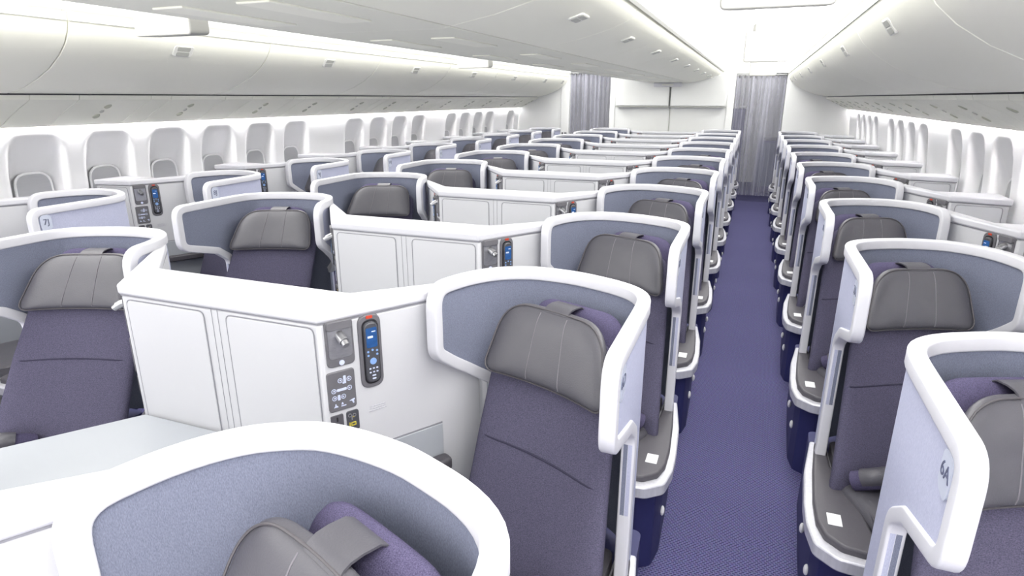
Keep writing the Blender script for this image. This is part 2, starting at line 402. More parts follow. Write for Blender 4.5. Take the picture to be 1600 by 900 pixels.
# service panels between lockers and windows
PSU = [(2.555, 1.842), (2.565, 1.815), (2.60, 1.798), (2.68, 1.765), (2.78, 1.715), (2.86, 1.672), (2.925, 1.642)]
PSB = [(2.93, 1.650), (2.86, 1.681), (2.78, 1.725), (2.68, 1.776), (2.60, 1.811), (2.575, 1.842)]
for sgn in (-1, 1):
    side = 'left' if sgn < 0 else 'right'
    y = -1.0 if sgn < 0 else -1.0; i = 0
    while y < YEND-.1:
        L = (.52, .30, .52, .17)[i % 4]; y1 = min(y+L, YEND); yc = (y+y1)/2
        if y1 > (.8 if sgn < 0 else 1.0):
            r = empty('service_panel', (XC+sgn*2.75, yc, 1.73), 'curved ivory service panel between the %s lockers and windows' % side, 'service panel', 'service panels along the %s side' % side)
            def loc(bm):
                for v in bm.verts: v.co -= Vector((XC+sgn*2.75, yc, 1.73))
                return bm
            bm = NB(); thick_profile(bm, PSU, PSB, sgn, y+.0025, y1-.0025)
            obj('panel_skin', loc(bm), M['psu'], r)
            if L > .5:
                nrm = Vector((-sgn*.46, 0, -.89)).normalized()
                for dd, zz, rr in ((2.665, 1.771, .026), (2.80, 1.704, .026), (2.735, 1.7375, .016)):
                    p = Vector((XC+sgn*dd, yc, zz)); bm = NB()
                    mtx = Matrix.Translation(p) @ nrm.to_track_quat('Z', 'Y').to_matrix().to_4x4() @ Matrix.Diagonal((1, 1.3, 1, 1))
                    bmesh.ops.create_cone(bm, cap_ends=True, segments=16, radius1=rr, radius2=rr*.8, depth=.010, matrix=mtx)
                    obj('reading_light' if rr > .02 else 'call_button', loc(bm), M['psud'] if rr > .02 else M['latch'], r)
        y = y1; i += 1
# ---------------------------------------------------------------- aisle ceiling boxes
def hang_box(x, y, wd, hgt, dp, label):
    r = empty('ceiling_screen_housing', (x, y, 2.145), label, 'ceiling screen housing', 'screen housings hanging over the aisles')
    pts = rpoly([(-wd/2, 0), (wd/2, 0), (wd/2, hgt), (-wd/2, hgt)], [.025, .025, .01, .01], 5)
    bm = NB(); lo = [bm.verts.new((p[0], -dp/2, p[1])) for p in pts]; hi = [bm.verts.new((p[0]*.96, dp/2, p[1]+.01)) for p in pts]
    bm.faces.new(lo); bm.faces.new(hi)
    for i in range(len(pts)): bm.faces.new((lo[i], lo[(i+1) % len(pts)], hi[(i+1) % len(pts)], hi[i]))
    obj('housing', bm, M['boxwhite'], r, bevel=.008)
    bm = NB(); prism(bm, rpoly([(-wd*.3, -.05), (wd*.3, -.05), (wd*.36, .12), (-wd*.36, .12)], .03), hgt-.01, 2.50-2.16)
    obj('ceiling_mount', bm, M['boxwhite'], r, bevel=.004)
hang_box(.025, 2.72, .405, .27, .10, 'nearest white screen housing hanging over the right aisle')
hang_box(.02, 6.6, .39, .27, .10, 'second white screen housing hanging over the right aisle')
hang_box(.02, 10.6, .39, .27, .10, 'farthest white screen housing hanging over the right aisle')
hang_box(-3.04, 2.72, .405, .27, .14, 'nearest white screen housing hanging over the left aisle')
hang_box(-3.04, 6.75, .39, .27, .14, 'second white screen housing hanging over the left aisle')

# ---------------------------------------------------------------- end bulkhead, curtains, what lies beyond
def S(name, bm, m, parent=None, bevel=0, kind='structure'):
    o = obj(name, bm, m, parent, bevel=bevel)
    if parent is None: o['kind'] = kind
    return o
S('wall_centre_bulkhead', B(-2.58, -.42, YEND, YEND+.10, 0, 2.6), M['bulk'], bevel=.01)
S('wall_left_bulkhead', B(-4.62, -3.46, YEND, YEND+.10, 0, 2.6), M['bulk'], bevel=.01)
S('wall_right_bulkhead', B(.43, 1.62, YEND, YEND+.10, 0, 2.6), M['bulk'], bevel=.01)
S('trim_5', B(-3.58, -3.42, YEND-.03, YEND+.12, 0, 2.42), M['bulk'], bevel=.01)
S('trim_6', B(-.52, -.40, YEND-.02, YEND+.12, 0, 2.32), M['bulk'], bevel=.01)
S('trim_7', B(-2.62, -2.52, YEND-.02, YEND+.12, 0, 2.32), M['bulk'], bevel=.01)
for x0, x1, s in ((-2.49, -1.515, 'left'), (-1.485, -.52, 'right')):
    r = empty('bulkhead_cabinet', ((x0+x1)/2, YEND-.06, 1.66), 'shallow white stowage cabinet high on the end bulkhead, %s of the pair' % s, 'cabinet', 'stowage cabinets on the end bulkhead')
    w2 = (x1-x0)/2
    obj('cabinet_door', B(-w2, w2, -.09, .0, .02, .56), M['bulk'], r, bevel=.02)
    obj('cabinet_body', B(-w2+.02, w2-.02, -.0, .058, .0, .56), M['bulk'], r, bevel=.01)
    obj('lower_lip', B(-w2, w2, -.075, .0, .0, .018), M['latch'], r, bevel=.004)
obj('trim_8', B(-1.506, -1.494, YEND-.012, YEND, .3, 1.66), M['latch'])['kind'] = 'structure'
r = empty('sign_housing', (-1.5, YEND-.5, 2.03), 'small white box under the centre lockers by the end bulkhead', 'sign housing')
obj('housing', B(-.24, .24, -.05, .05, -.02, .05), M['white'], r, bevel=.01)
obj('front_plate', B(-.1, .1, -.058, -.05, -.0, .03), M['binedge'], r, bevel=.004)
r = empty('switch_plate', (-3.50, YEND-.03, 1.06), 'small dark switch plates on the post beside the left curtain', 'switch plate')
obj('plate', B(.0, .05, -.012, 0, -.0, .12), M['ctrl'], r, bevel=.004); obj('switch', B(-.05, -.025, -.012, 0, -.0, .12), M['black'], r, bevel=.004)
obj('indicator', B(.012, .038, -.016, -.012, .03, .09), M['icon'], r, bevel=.002)

for i_, (x0, x1, zz) in enumerate(((-.42, .45, 2.235), (-3.46, -2.58, 2.30))):
    S('trim_%d' % (12+i_), B(x0, x1, YEND-.01, YEND+.11, zz, 2.62), M['bulk'])
def curtain(x0, x1, z0, z1, y, label, seed):
    rnd = random.Random(seed); r = empty('curtain', ((x0+x1)/2, y, z0), label, 'curtain', 'sheer curtains across the aisles')
    bm = NB(); nx = 140; nz = 14; rows = []
    ph = [rnd.uniform(0, 6.28) for _ in range(5)]
    for j in range(nz+1):
        z = z0+(z1-z0)*j/nz; rw = []
        for i in range(nx+1):
            t = i/nx; x = x0+(x1-x0)*t
            amp = .022*(.6+.4*math.sin(5*t+ph[0]))
            rw.append(bm.verts.new((x-(x0+x1)/2, amp*math.sin(t*62+ph[1]+.5*math.sin(7*t+ph[2])+.2*(1-j/nz)*math.sin(3*t+ph[3])), z-z0)))
        rows.append(rw)
    for j in range(nz):
        for i in range(nx): bm.faces.new((rows[j][i], rows[j][i+1], rows[j+1][i+1], rows[j+1][i]))
    o = obj('curtain_cloth', bm, M['curtain'], r, angle=180)
    obj('curtain_track', B(x0-(x0+x1)/2, x1-(x0+x1)/2, -.015, .015, z1-z0+.015, z1-z0+.035), M['bulk'], r, bevel=.003)
    for i in range(9):
        x = x0+(x1-x0)*(i+.5)/9-(x0+x1)/2
        bm = NB(); box(bm, x-.012, x+.012, -.012, .012, z1-z0-.03, z1-z0+.018); obj('curtain_hook', bm, M['ctrl'], r, bevel=.003)
curtain(-.39, .42, .12, 2.19, YEND+.05, 'tall sheer grey curtain closing the right aisle at the far end', 3)
curtain(-3.41, -2.60, .12, 2.26, YEND+.05, 'sheer grey curtain closing the left aisle beside the end bulkhead', 5)
# area beyond the curtains
S('wall_far', B(-4.75, 1.75, 15.0, 15.1, 0, 2.66), M['bulk'])
S('wall_far_left', B(-4.75, -4.65, YEND, 15.0, 0, 2.66), M['bulk']); S('wall_far_right', B(1.65, 1.75, YEND, 15.0, 0, 2.66), M['bulk'])
r = empty('galley_cart', (.27, 13.7, 0), 'violet-grey service trolley seen through the right sheer curtain', 'trolley')
obj('cart_body', B(-.17, .17, -.3, .3, .0, 1.02), M['beyond'], r, bevel=.02); obj('cart_top', B(-.18, .18, -.31, .31, 1.02, 1.05), M['ctrl'], r, bevel=.01)
obj('cart_door', B(-.15, .15, -.31, -.30, .12, .98), M['shellfab'], r, bevel=.01)
r = empty('galley_cart', (-.34, 14.0, 0), 'tall violet locker standing beyond the left edge of the right sheer curtain', 'locker')
obj('cart_body', B(-.16, .12, -.3, .3, 0, 1.62), M['beyond'], r, bevel=.02); obj('cart_top', B(-.17, .13, -.31, .31, 1.62, 1.66), M['bulk'], r, bevel=.01)
r.name = 'aft_locker'
r = empty('galley_cart', (-3.0, 13.8, 0), 'grey-violet service trolley seen through the left sheer curtain', 'trolley')
obj('cart_body', B(-.42, .42, -.3, .3, .0, 1.12), M['beyond'], r, bevel=.02); obj('cart_top', B(-.43, .43, -.31, .31, 1.12, 1.15), M['ctrl'], r, bevel=.01)

# ================================================================ SEATS
ZT = 1.288
PATH = [(0, -.52), (0, -.40), (0, -.27), (0, -.14), (.004, -.06), (.022, .0), (.055, .045), (.10, .08), (.16, .11), (.27, .148), (.41, .158), (.50, .125), (.56, .077), (.61, .0), (.64, -.09), (.652, -.17)]
class Wall:
    def __init__(s, W):
        k = W/.652
        ctrl = [(a*(1+(k-1)*min(1, a/.25)), b) for a, b in PATH]
        s.p = catmull([(a, b, 0) for a, b in ctrl], 6); s.s = [0]
        for i in range(1, len(s.p)): s.s.append(s.s[-1]+(s.p[i]-s.p[i-1]).length)
        s.L = s.s[-1]
    def at(s, q, off=0):
        q0 = q; q = max(0, min(s.L, q)); i = 1
        while i < len(s.s)-1 and s.s[i] < q: i += 1
        t = (q-s.s[i-1])/(s.s[i]-s.s[i-1]); p = s.p[i-1].lerp(s.p[i], t)
        # smoothed tangent
        j0, j1 = max(0, i-3), min(len(s.p)-1, i+2)
        T = (s.p[j1]-s.p[j0]).normalized()
        if q0 != q: p = p+T*(q0-q)
        n = Vector((T.y, -T.x, 0))            # inward (to the right of travel)
        return p + n*off
def densify(pts, step):
    out = []
    for i in range(len(pts)-1):
        a, b = Vector(pts[i]), Vector(pts[i+1]); k = max(1, int((b-a).length/step))
        for j in range(k): out.append(tuple(a.lerp(b, j/k)))
    out.append(tuple(pts[-1])); return out
def build_shell(s, Wd, root):
    W = Wall(Wd); L = W.L
    V = lambda p, z: (s*p.x, p.y, z)
    # outline in (arc length, height)
    ol = [(.31, .40), (.31, .93), (.235, .985), (.0, 1.052), (-.0, ZT), (L, ZT), (L, 1.055), (L-.10, .985), (L-.36, .82)]
    rad = [0, .045, .03, .075, .07, .085, .07, .04, 0]
    ol = rpoly(ol, rad, 7, closed=False); ol = densify(ol, .028)
    bm = NB(); rings = []
    hw, w0, w1 = .0195, -.005, .034
    cs = rpoly([(-hw, w0), (hw, w0), (hw, w1), (-hw, w1)], .0065, 3)
    n = len(ol)
    for i in range(n):
        a = Vector(ol[max(0, i-1)]); b = Vector(ol[min(n-1, i+1)]); t = (b-a).normalized(); nn = Vector((t.y, -t.x))
        base = Vector(ol[i]) + nn*hw*1.0
        rings.append([bm.verts.new(V(W.at(base.x+nn.x*c[0], c[1]), base.y+nn.y*c[0])) for c in cs])
    m = len(cs)
    for i in range(n-1):
        for k in range(m): bm.faces.new((rings[i][k], rings[i][(k+1) % m], rings[i+1][(k+1) % m], rings[i+1][k]))
    bm.faces.new(rings[0]); bm.faces.new(rings[-1])
    # slabs
    def zt(q): 
        e = min(q, L-q); 
        return ZT-.02 - (.06*(1-e/.085)**2 if e < .085 else 0)
    def zb(q):
        if q < .05: return 1.045+.045*(1-q/.05)**2
        if q < .235: return 1.045-(.06*(q-.05)/.185)
        if q < .31: return .985-.055*(q-.235)/.075
        if q < L-.36: return .40
        return .83+.155*(q-(L-.36))/.26 if q < L-.10 else .985+.09*(q-L+.10)/.10
    def slab(o0, o1):
        b2 = NB(); qs = []
        q = .012
        while q < L-.012: qs.append(q); q += .018
        qs += [.3099, .3101, L-.3601, L-.3599, L-.012]; qs = sorted(set(qs)); cols = []
        for q in qs:
            A, D = W.at(q, o0), W.at(q, o1)
            cols.append([b2.verts.new(V(A, zb(q)+.012)), b2.verts.new(V(A, zt(q))), b2.verts.new(V(D, zt(q))), b2.verts.new(V(D, zb(q)+.012))])
        for i in range(len(cols)-1):
            for k in range(4): b2.faces.new((cols[i][k], cols[i][(k+1) % 4], cols[i+1][(k+1) % 4], cols[i+1][k]))
        b2.faces.new(cols[0]); b2.faces.new(cols[-1]); return b2
    inner = obj('privacy_shell', slab(.014, .026), M['shellfab'], root)
    outer = obj('outer_shell_skin', slab(.002, .013), M['shellback'], inner); outer['label'] = 'pale blue-grey outer fabric'
    rim = obj('shell_rim', bm, M['white'], inner, angle=50); rim['label'] = 'glossy white rim'
    return inner
def seat_frame(s, a0, th):
    cs, sn = math.cos(th), math.sin(th)
    prof = [(.40, -.345), (.50, -.325), (.62, -.275), (.82, -.19), (1.0, -.10), (1.19, -.015), (1.3, .02)]
    def bz(z):
        if z <= prof[0][0]: return prof[0][1]
        for (z0, b0), (z1, b1) in zip(prof, prof[1:]):
            if z <= z1: return b0+(b1-b0)*(z-z0)/(z1-z0)
        return prof[-1][1]
    def f(u, z, d):
        a = a0+cs*u+sn*d; b = bz(z)+sn*u-cs*d
        return Vector((s*a, b, z))
    return f
def build_seat(s, Wd, label, cat, group):
    root = empty('cabin_seat', (0, 0, 0), label, cat, group)
    sh = build_shell(s, Wd, root)
    a0 = .274 if Wd > .6 else .258; th = math.radians(22)
    F = seat_frame(s, a0, th); k = 1 if Wd > .6 else .94
    # backrest
    ol = superoutline(.272*k, .225*k, .40, 1.15, .05, .10)
    ol = [(p[0]*(1.0 if p[0] < 0 else 1.0), p[1]) for p in ol]
    bm = NB(); pillow(bm, ol, .028, .05, lambda u, w_, d: F(u, w_, d-.012+.35*u*u), rings=9, power=8)
    back = obj('backrest', bm, M['seatfab'], root, angle=60)
    bm = NB(); tube(bm, [F(u, .80+.01*math.cos(u*5), .0165+.35*u*u-.03*(abs(u)/.25)**8) for u in [(-.24+.48*i/24)*k for i in range(25)]], .0032, 6)
    obj('back_seam', bm, M['seam'], back)
    # upper bolster behind the headrest
    ol = superoutline(.20*k, .17*k, 1.0, 1.215, .06, .10)
    bm = NB(); pillow(bm, ol, .035, .03, lambda u, w_, d: F(u-.035, w_, d-.05+.2*u*u), rings=7)
    obj('neck_bolster', bm, M['bolster'], root, angle=70)
    # headrest
    hz0, hz1 = 1.005, 1.212; hw0, hw1 = .234*k*(1 if Wd > .6 else .95), .188*k*(1 if Wd > .6 else .95)
    ol = superoutline(hw0, hw1, hz0, hz1, .035, .11, 12)
    H = lambda u, w_, d: F(u-.012, w_, d+.035+.60*u*u-.05*(w_-hz0))
    bm = NB(); pillow(bm, ol, .036, .022, H, rings=9, power=5)
    hr = obj('headrest', bm, M['leather'], root, angle=70)
    cw = sum(p[1] for p in ol)/len(ol)
    bm = NB(); tube(bm, [H(p[0]*.985, cw+(p[1]-cw)*.985, .0145) for p in ol], .0026, 6, True)
    obj('headrest_piping', bm, M['leatherseam'], hr)
    for sg in (-1, 1):
        pts = []
        for i in range(15):
            w_ = hz0+.012+(hz1-hz0-.022)*i/14; u = sg*(.062-.012*(i/14))*k
            r_ = max(abs(w_-cw)/(hz1-cw if w_ > cw else cw-hz0), abs(u)/.2); r_ = min(r_, 1)
            pts.append(H(u, w_, .036*math.sqrt(max(0, 1-r_**5))+.0005))
        bm = NB(); tube(bm, pts, .0016, 5); obj('headrest_stitching', bm, M['stitch'], hr)
    # leather strap looped over the top
    bm = NB(); W2 = .045
    sec = [(1.206, .018), (1.216, .010), (1.221, .0), (1.223, -.02), (1.221, -.05), (1.203, -.085)]
    top = [[H(u+.0, z, d-.0) for z, d in sec] for u in (-W2, W2)]; low = [[H(u, z-.004, d-.003) for z, d in sec] for u in (-W2, W2)]
    Vt = [[bm.verts.new(p) for p in r_] for r_ in top]; Vl = [[bm.verts.new(p) for p in r_] for r_ in low]
    for i in range(len(sec)-1):
        bm.faces.new((Vt[0][i], Vt[0][i+1], Vt[1][i+1], Vt[1][i])); bm.faces.new((Vl[0][i], Vl[0][i+1], Vl[1][i+1], Vl[1][i]))
        bm.faces.new((Vt[0][i], Vt[0][i+1], Vl[0][i+1], Vl[0][i])); bm.faces.new((Vt[1][i], Vt[1][i+1], Vl[1][i+1], Vl[1][i]))
    bm.faces.new((Vt[0][0], Vt[1][0], Vl[1][0], Vl[0][0])); bm.faces.new((Vt[0][-1], Vt[1][-1], Vl[1][-1], Vl[0][-1]))
    obj('headrest_strap', bm, M['leather'], hr)
    # seat cushion
    cs_, sn_ = math.cos(th), math.sin(th)
    G = lambda u, v, z: Vector((s*(a0+cs_*u+sn_*v), -.345+sn_*u-cs_*v, z))
    ol = rpoly([(-.235*k, .0), (.235*k, .0), (.235*k, .46), (-.235*k, .46)], .05, 5)
    bm = NB(); pillow(bm, ol, .05, .06, lambda u, v, d: G(u, v-.01, .44+d), rings=8, power=8)
    obj('seat_cushion', bm, M['leather'], root, angle=60)
    bm = NB(); prism(bm, rpoly([(s*.04, .09), (s*(Wd-.07), .06), (s*(Wd-.05), -.30), (s*(Wd-.1), -.55), (s*.20, -.74), (s*.04, -.60)], .04), .0, .375)
    obj('seat_base', bm, M['navy'], root)
    # lap belt pad rolled at the aisle side
    pts = [G(-.20*k+.13*t, .035+.05*math.sin(t*3.1)-.02*t, .505+.035*math.sin(t*3.1)) for t in [i/8 for i in range(9)]]
    bm = NB(); tube(bm, pts, .036, 12); bp = obj('belt_pad', bm, M['bolster'], root)
    bm = NB(); tube(bm, [p+Vector((0, -.006, .012)) for p in pts[1:7]], .034, 12); obj('belt_pad_cover', bm, M['leather'], bp)
    # console-side armrest
    A0, A1 = (Vector((.854, -.402)), Vector((.654, -.083))) if Wd > .6 else (Vector((.780, -.446)), Vector((.600, -.082)))
    td = (A1-A0).normalized(); nd = Vector((-td.y, td.x)); nd = nd if nd.x < 0 else -nd
    q = [A0+td*.14+nd*.008, A0+td*.14+nd*.055, A1+nd*.06, A1+nd*.008]
    bm = NB(); prism(bm, rpoly([(s*p.x, p.y) for p in q], .02), .63, .675)
    obj('inner_armrest', bm, M['pad'], root, bevel=.01, seg=3)
    # aisle-side armrest tray
    tr = [(-.012, -.06), (-.048, -.30), (-.062, -.52), (-.062, -.64), (-.045, -.745), (.02, -.80), (.14, -.81), (.19, -.76), (.17, -.60), (.06, -.30), (.05, -.06)]
    tp = rpoly([(s*a, b) for a, b in tr], [.01, .05, .05, .06, .05, .05, .05, .04, .05, .05, .01], 6)
    bm = NB(); prism(bm, tp, .375, .425)
    ar = obj('aisle_armrest', bm, M['bandmetal'], root, bevel=.006); ar['label'] = 'satin white band around the armrest'
    pd = [(.0, -.10), (-.022, -.32), (-.036, -.53), (-.034, -.65), (-.015, -.72), (.035, -.765), (.12, -.775), (.14, -.70), (.11, -.50), (.045, -.28), (.04, -.10)]
    pp = rpoly([(s*a, b) for a, b in pd], .03, 5)
    bm = NB(); prism(bm, pp, .42, .452)
    obj('armrest_pad', bm, M['pad'], ar, bevel=.01, seg=3)
    pw = [(.05, -.12), (.055, -.30), (.12, -.50), (.15, -.70), (.19, -.74), (.22, -.50), (.17, -.12)]
    bm = NB(); prism(bm, rpoly([(s*a, b) for a, b in pw], .03, 5), .40, .475)
    obj('armrest_wedge', bm, M['pad'], ar, bevel=.015, seg=3)
    obj('armrest_label', B(*sorted((s*.0, s*.045)), -.665, -.60, .4505, .4545), M['label'], ar, bevel=.002)
    # navy pedestal under the tray
    bm = NB(); prism(bm, rpoly([(s*a, b) for a, b in [(0, .12), (-.02, -.3), (-.028, -.60), (-.01, -.70), (.06, -.75), (.17, -.72), (.17, .12)]], .03, 5), .0, .378)
    pe = obj('aisle_pedestal', bm, M['navy'], root)
    for bb, zz in ((-.36, .20), (-.60, .20)):
        bm = NB(); bmesh.ops.create_uvsphere(bm, u_segments=12, v_segments=8, radius=.014, matrix=Matrix.Translation((s*-.031, bb, zz)) @ Matrix.Diagonal((.7, 1, 1.6, 1)))
        obj('fastener', bm, M['label'], pe)
    # number plate on the outside of the wing
    ol = rpoly([(-.028, -.05), (.028, -.035), (.028, .04), (-.028, .04)], .022, 5)
    bm = NB(); lo = [bm.verts.new((s*-.0005, -.447+p[0], 1.21+p[1])) for p in ol]; hi = [bm.verts.new((s*-.004, -.447+p[0], 1.21+p[1])) for p in ol]
    bm.faces.new(lo); bm.faces.new(hi)
    for i in range(len(ol)): bm.faces.new((lo[i], lo[(i+1) % len(ol)], hi[(i+1) % len(ol)], hi[i]))
    obj('number_plate', bm, M['tag'], sh)
    return root
def number_text(txt, s):
    cu = bpy.data.curves.new('n', 'FONT'); cu.body = txt; cu.size = .042; cu.align_x = 'CENTER'; cu.align_y = 'CENTER'; cu.extrude = .0006
    t = bpy.data.objects.new('n', cu); C.objects.link(t); bpy.context.view_layer.update()
    me = bpy.data.meshes.new_from_object(t); bpy.data.objects.remove(t)
    me.name = 'seat_number'; me.materials.clear(); me.materials.append(M['tagtext'])
    # text plane: outward normal is -s*x
    if s > 0: mt = Matrix(((0, 0, -1, 0), (-1, 0, 0, 0), (0, 1, 0, 0), (0, 0, 0, 1)))
    else: mt = Matrix(((0, 0, 1, 0), (1, 0, 0, 0), (0, 1, 0, 0), (0, 0, 0, 1)))
    me.transform(Matrix.Translation((-s*.0045, -.447, 1.212)) @ mt)
    return bpy.data.objects.new('seat_number', me)
def add_number(root, txt, s):
    sh = [c for c in KIDS_of(root) if c.name.startswith('privacy_shell')][0]
    link(number_text(txt, s), sh)
def KIDS_of(o): return [c for c in C.objects if c.parent is o]
SEATS = dict(
    right_centre=dict(x=-.221, s=-1, W=.652, y=.611, n=range(0, 11), lab='violet-grey seat in a white-rimmed blue-grey shell, centre block right column', grp='centre block seats on the right aisle', L='D', r0=5),
    left_centre=dict(x=-2.779, s=1, W=.652, y=.611, n=range(1, 11), lab='violet-grey seat in a white-rimmed blue-grey shell, centre block left column', grp='centre block seats on the left aisle', L='H', r0=5),
    right_window=dict(x=.372, s=1, W=.588, y=1.565, n=range(0, 10), lab='violet-grey seat in a white-rimmed shell by the right windows', grp='single seats by the right windows', L='A', r0=6),
    left_window=dict(x=-3.372, s=-1, W=.588, y=2.50, n=range(-1, 9), lab='violet-grey seat in a white-rimmed shell by the left windows', grp='single seats by the left windows', L='J', r0=7))
placed = []
for key, q in SEATS.items():
    proto = build_seat(q['s'], q['W'], '', 'seat', q['grp'])
    index_kids()
    first = True
    for j, k in enumerate(q['n']):
        o = proto if first else copy_tree(proto)
        first = False
        o.location = (q['x'], q['y']+PT*k, 0)
        o['label'] = q['lab']+', '+('nearest the camera' if j == 0 else ORD[j]+' from the camera')
        o['category'] = 'seat'; o['group'] = q['grp']
        placed.append((o, '%d%s' % (q['r0']+k, q['L']), q['s']))
for o, t, s in placed: add_number(o, t, s)

# ================================================================ CONSOLES
def offset_poly(pts, d):
    n = len(pts); out = []
    area = sum(pts[i][0]*pts[(i+1) % n][1]-pts[(i+1) % n][0]*pts[i][1] for i in range(n)); sg = 1 if area > 0 else -1
    for i in range(n):
        a, p, b = Vector(pts[i-1]), Vector(pts[i]), Vector(pts[(i+1) % n])
        t0 = (p-a).normalized(); t1 = (b-p).normalized()
        n0 = Vector((t0.y, -t0.x))*sg; n1 = Vector((t1.y, -t1.x))*sg; m = (n0+n1); m = m/max(.3, m.dot(n0)) if m.length > 1e-6 else n0
        out.append(tuple(p+m*d))
    return out
def face_frame(P0, P1):
    """vertical face from P0 to P1 in plan; returns f(u,z,d) and the front normal is chosen towards -y"""
    P0, P1 = Vector(P0), Vector(P1); t = (P1-P0).normalized(); n = Vector((t.y, -t.x))
    if n.y > 0: n = -n
    return (lambda u, z, d: Vector((P0.x+t.x*u+n.x*d, P0.y+t.y*u+n.y*d, z)))
def plate(bm, ol, f, d0, d1, taper=1):
    cu = sum(p[0] for p in ol)/len(ol); cz = sum(p[1] for p in ol)/len(ol)
    lo = [bm.verts.new(f(p[0], p[1], d0)) for p in ol]; hi = [bm.verts.new(f(cu+(p[0]-cu)*taper, cz+(p[1]-cz)*taper, d1)) for p in ol]
    bm.faces.new(lo); bm.faces.new(hi)
    for i in range(len(ol)): bm.faces.new((lo[i], lo[(i+1) % len(ol)], hi[(i+1) % len(ol)], hi[i]))
def ring(bm, ol, f, w_, d0, d1):
    cu = (max(p[0] for p in ol)+min(p[0] for p in ol))/2; cz = (max(p[1] for p in ol)+min(p[1] for p in ol))/2
    inn = offset_poly(ol, -w_); n = len(ol)
    R = [[bm.verts.new(f(p[0], p[1], d)) for p in pl] for pl, d in ((ol, d0), (ol, d1), (inn, d1), (inn, d0))]
    for a in range(4):
        A, D = R[a], R[(a+1) % 4]
        for i in range(n): bm.faces.new((A[i], A[(i+1) % n], D[(i+1) % n], D[i]))
def rr(u0, u1, z0, z1, r=.012, seg=4): return rpoly([(u0, z0), (u1, z0), (u1, z1), (u0, z1)], r, seg)
def door(root, f, u0, u1, z0, z1):
    o = NB(); plate(o, rr(u0, u1, z0, z1, .02), f, -.004, .0035, .995)
    d = obj('cabinet_door', o, M['panel'], root, bevel=.0015)
    o = NB(); ring(o, rr(u0-.003, u1+.003, z0-.003, z1+.003, .022), f, .0028, .0004, .0022)
    obj('door_gap', o, M['groove'], d)
def controls(root, f):
    """f(u,z,d): u runs from the bend towards the shell"""
    # reading lamp
    b = NB(); plate(b, rr(.0, .086, 1.08, 1.228, .016), f, -.004, .006, .96); lamp = obj('reading_lamp', b, M['ctrl'], root, bevel=.002)
    b = NB(); plate(b, rr(.008, .078, 1.108, 1.205, .012), f, .0062, .0072); obj('lamp_recess', b, M['metal'], lamp)
    b = NB(); plate(b, rr(.004, .082, 1.197, 1.224, .008), f, .006, .016, .96); obj('lamp_hood', b, M['ctrl'], lamp, bevel=.002)
    b = NB(); tube(b, [f(.043, 1.178, .006), f(.043, 1.174, .018), f(.045, 1.166, .034)], .014, 14); tube(b, [f(.045, 1.166, .034), f(.046, 1.158, .046)], .0105, 14); obj('lamp_head', b, M['metal'], lamp)
    b = NB(); tube(b, [f(.043, 1.093, .006), f(.043, 1.093, .0085)], .008, 14); obj('lamp_switch', b, M['icon'], lamp)
    # handset in its cradle
    b = NB(); plate(b, rr(.099, .172, .985, 1.222, .03, 7), f, -.004, .006, .97); hs = obj('handset', b, M['ctrl'], root, bevel=.002)
    b = NB(); plate(b, rr(.110, .162, 1.0, 1.205, .024, 7), f, .006, .0068); obj('cradle_recess', b, M['black'], hs)
    b = NB(); plate(b, rr(.1135, .1585, 1.004, 1.200, .021, 7), f, .006, .015, .95); obj('handset_body', b, M['ctrl2'], hs, bevel=.002)
    b = NB(); plate(b, rr(.119, .153, 1.120, 1.182, .004, 2), f, .0148, .0158); obj('handset_screen', b, M['screen'], hs)
    b = NB(); plate(b, rr(.123, .140, 1.150, 1.157, .001, 1), f, .0156, .0162); plate(b, rr(.136, .149, 1.168, 1.171, .001, 1), f, .0156, .0162); obj('screen_text', b, M['icon'], hs)
    b = NB(); plate(b, rr(.126, .146, 1.2085, 1.2175, .002, 2), f, .0058, .0075); obj('handset_release', b, M['red'], hs)
    b = NB()
    for uu, zz in ((.122, 1.108), (.136, 1.112), (.150, 1.108), (.122, 1.096), (.150, 1.096)): tube(b, [f(uu, zz, .0145), f(uu, zz, .0165)], .0035, 8)
    tube(b, [f(.136, 1.076, .0145), f(.136, 1.076, .0168)], .0105, 16)
    obj('handset_keys', b, M['blueicon'], hs)
    b = NB()
    for row, zz in enumerate((1.053, 1.041, 1.030, 1.020)):
        for uu in ((.125, .136, .147) if row in (0, 1) else (.136,)): plate(b, rr(uu-.003-(.003 if row > 1 else 0), uu+.003+(.003 if row > 1 else 0), zz-.0022, zz+.0022, .001, 1), f, .0148, .0162)
    obj('handset_buttons', b, M['icon'], hs)
    # seat control panel with its pictograms
    b = NB(); plate(b, rr(-.006, .080, .940, 1.068, .010), f, -.004, .005, .97); cp = obj('seat_control_panel', b, M['ctrl'], root, bevel=.0015)
    b = NB(); D0, D1 = .0048, .0060
    def circ(u, z, r): ring(b, [(u+r*math.cos(a*math.pi/6), z+r*math.sin(a*math.pi/6)) for a in range(12)], f, .0016, D0, D1)
    def arrow(u, z, dr):
        plate(b, [(u-dr*.003, z-.003), (u+dr*.0035, z), (u-dr*.003, z+.003)], f, D0, D1)
    for (u, z, wl, up) in ((.047, 1.037, .0085, 1), (.036, 1.008, .022, 0), (.026, .985, .006, 1)):
        wd = wl if not up else .0045
        if wl > .01: plate(b, rr(u-.015, u+.015, z-.004, z+.004, .002, 2), f, D0, D1)
        else:
            plate(b, rr(u-.004, u+.004, z-.012 if u > .04 else z-.009, z+.013 if u > .04 else z+.008, .002, 2), f, D0, D1)
            if u > .04: plate(b, rr(u-.007, u+.001, z-.012, z-.006, .002, 2), f, D0, D1)
        off = .024 if wl > .01 else .0135
        circ(u-off, z, .0075); circ(u+off, z, .0075); arrow(u-off, z, -1); arrow(u+off, z, 1)
    plate(b, [(.008, .955), (.022, .955), (.019, .960), (.016, .960), (.016, .966), (.013, .966), (.012, .960)], f, D0, D1)
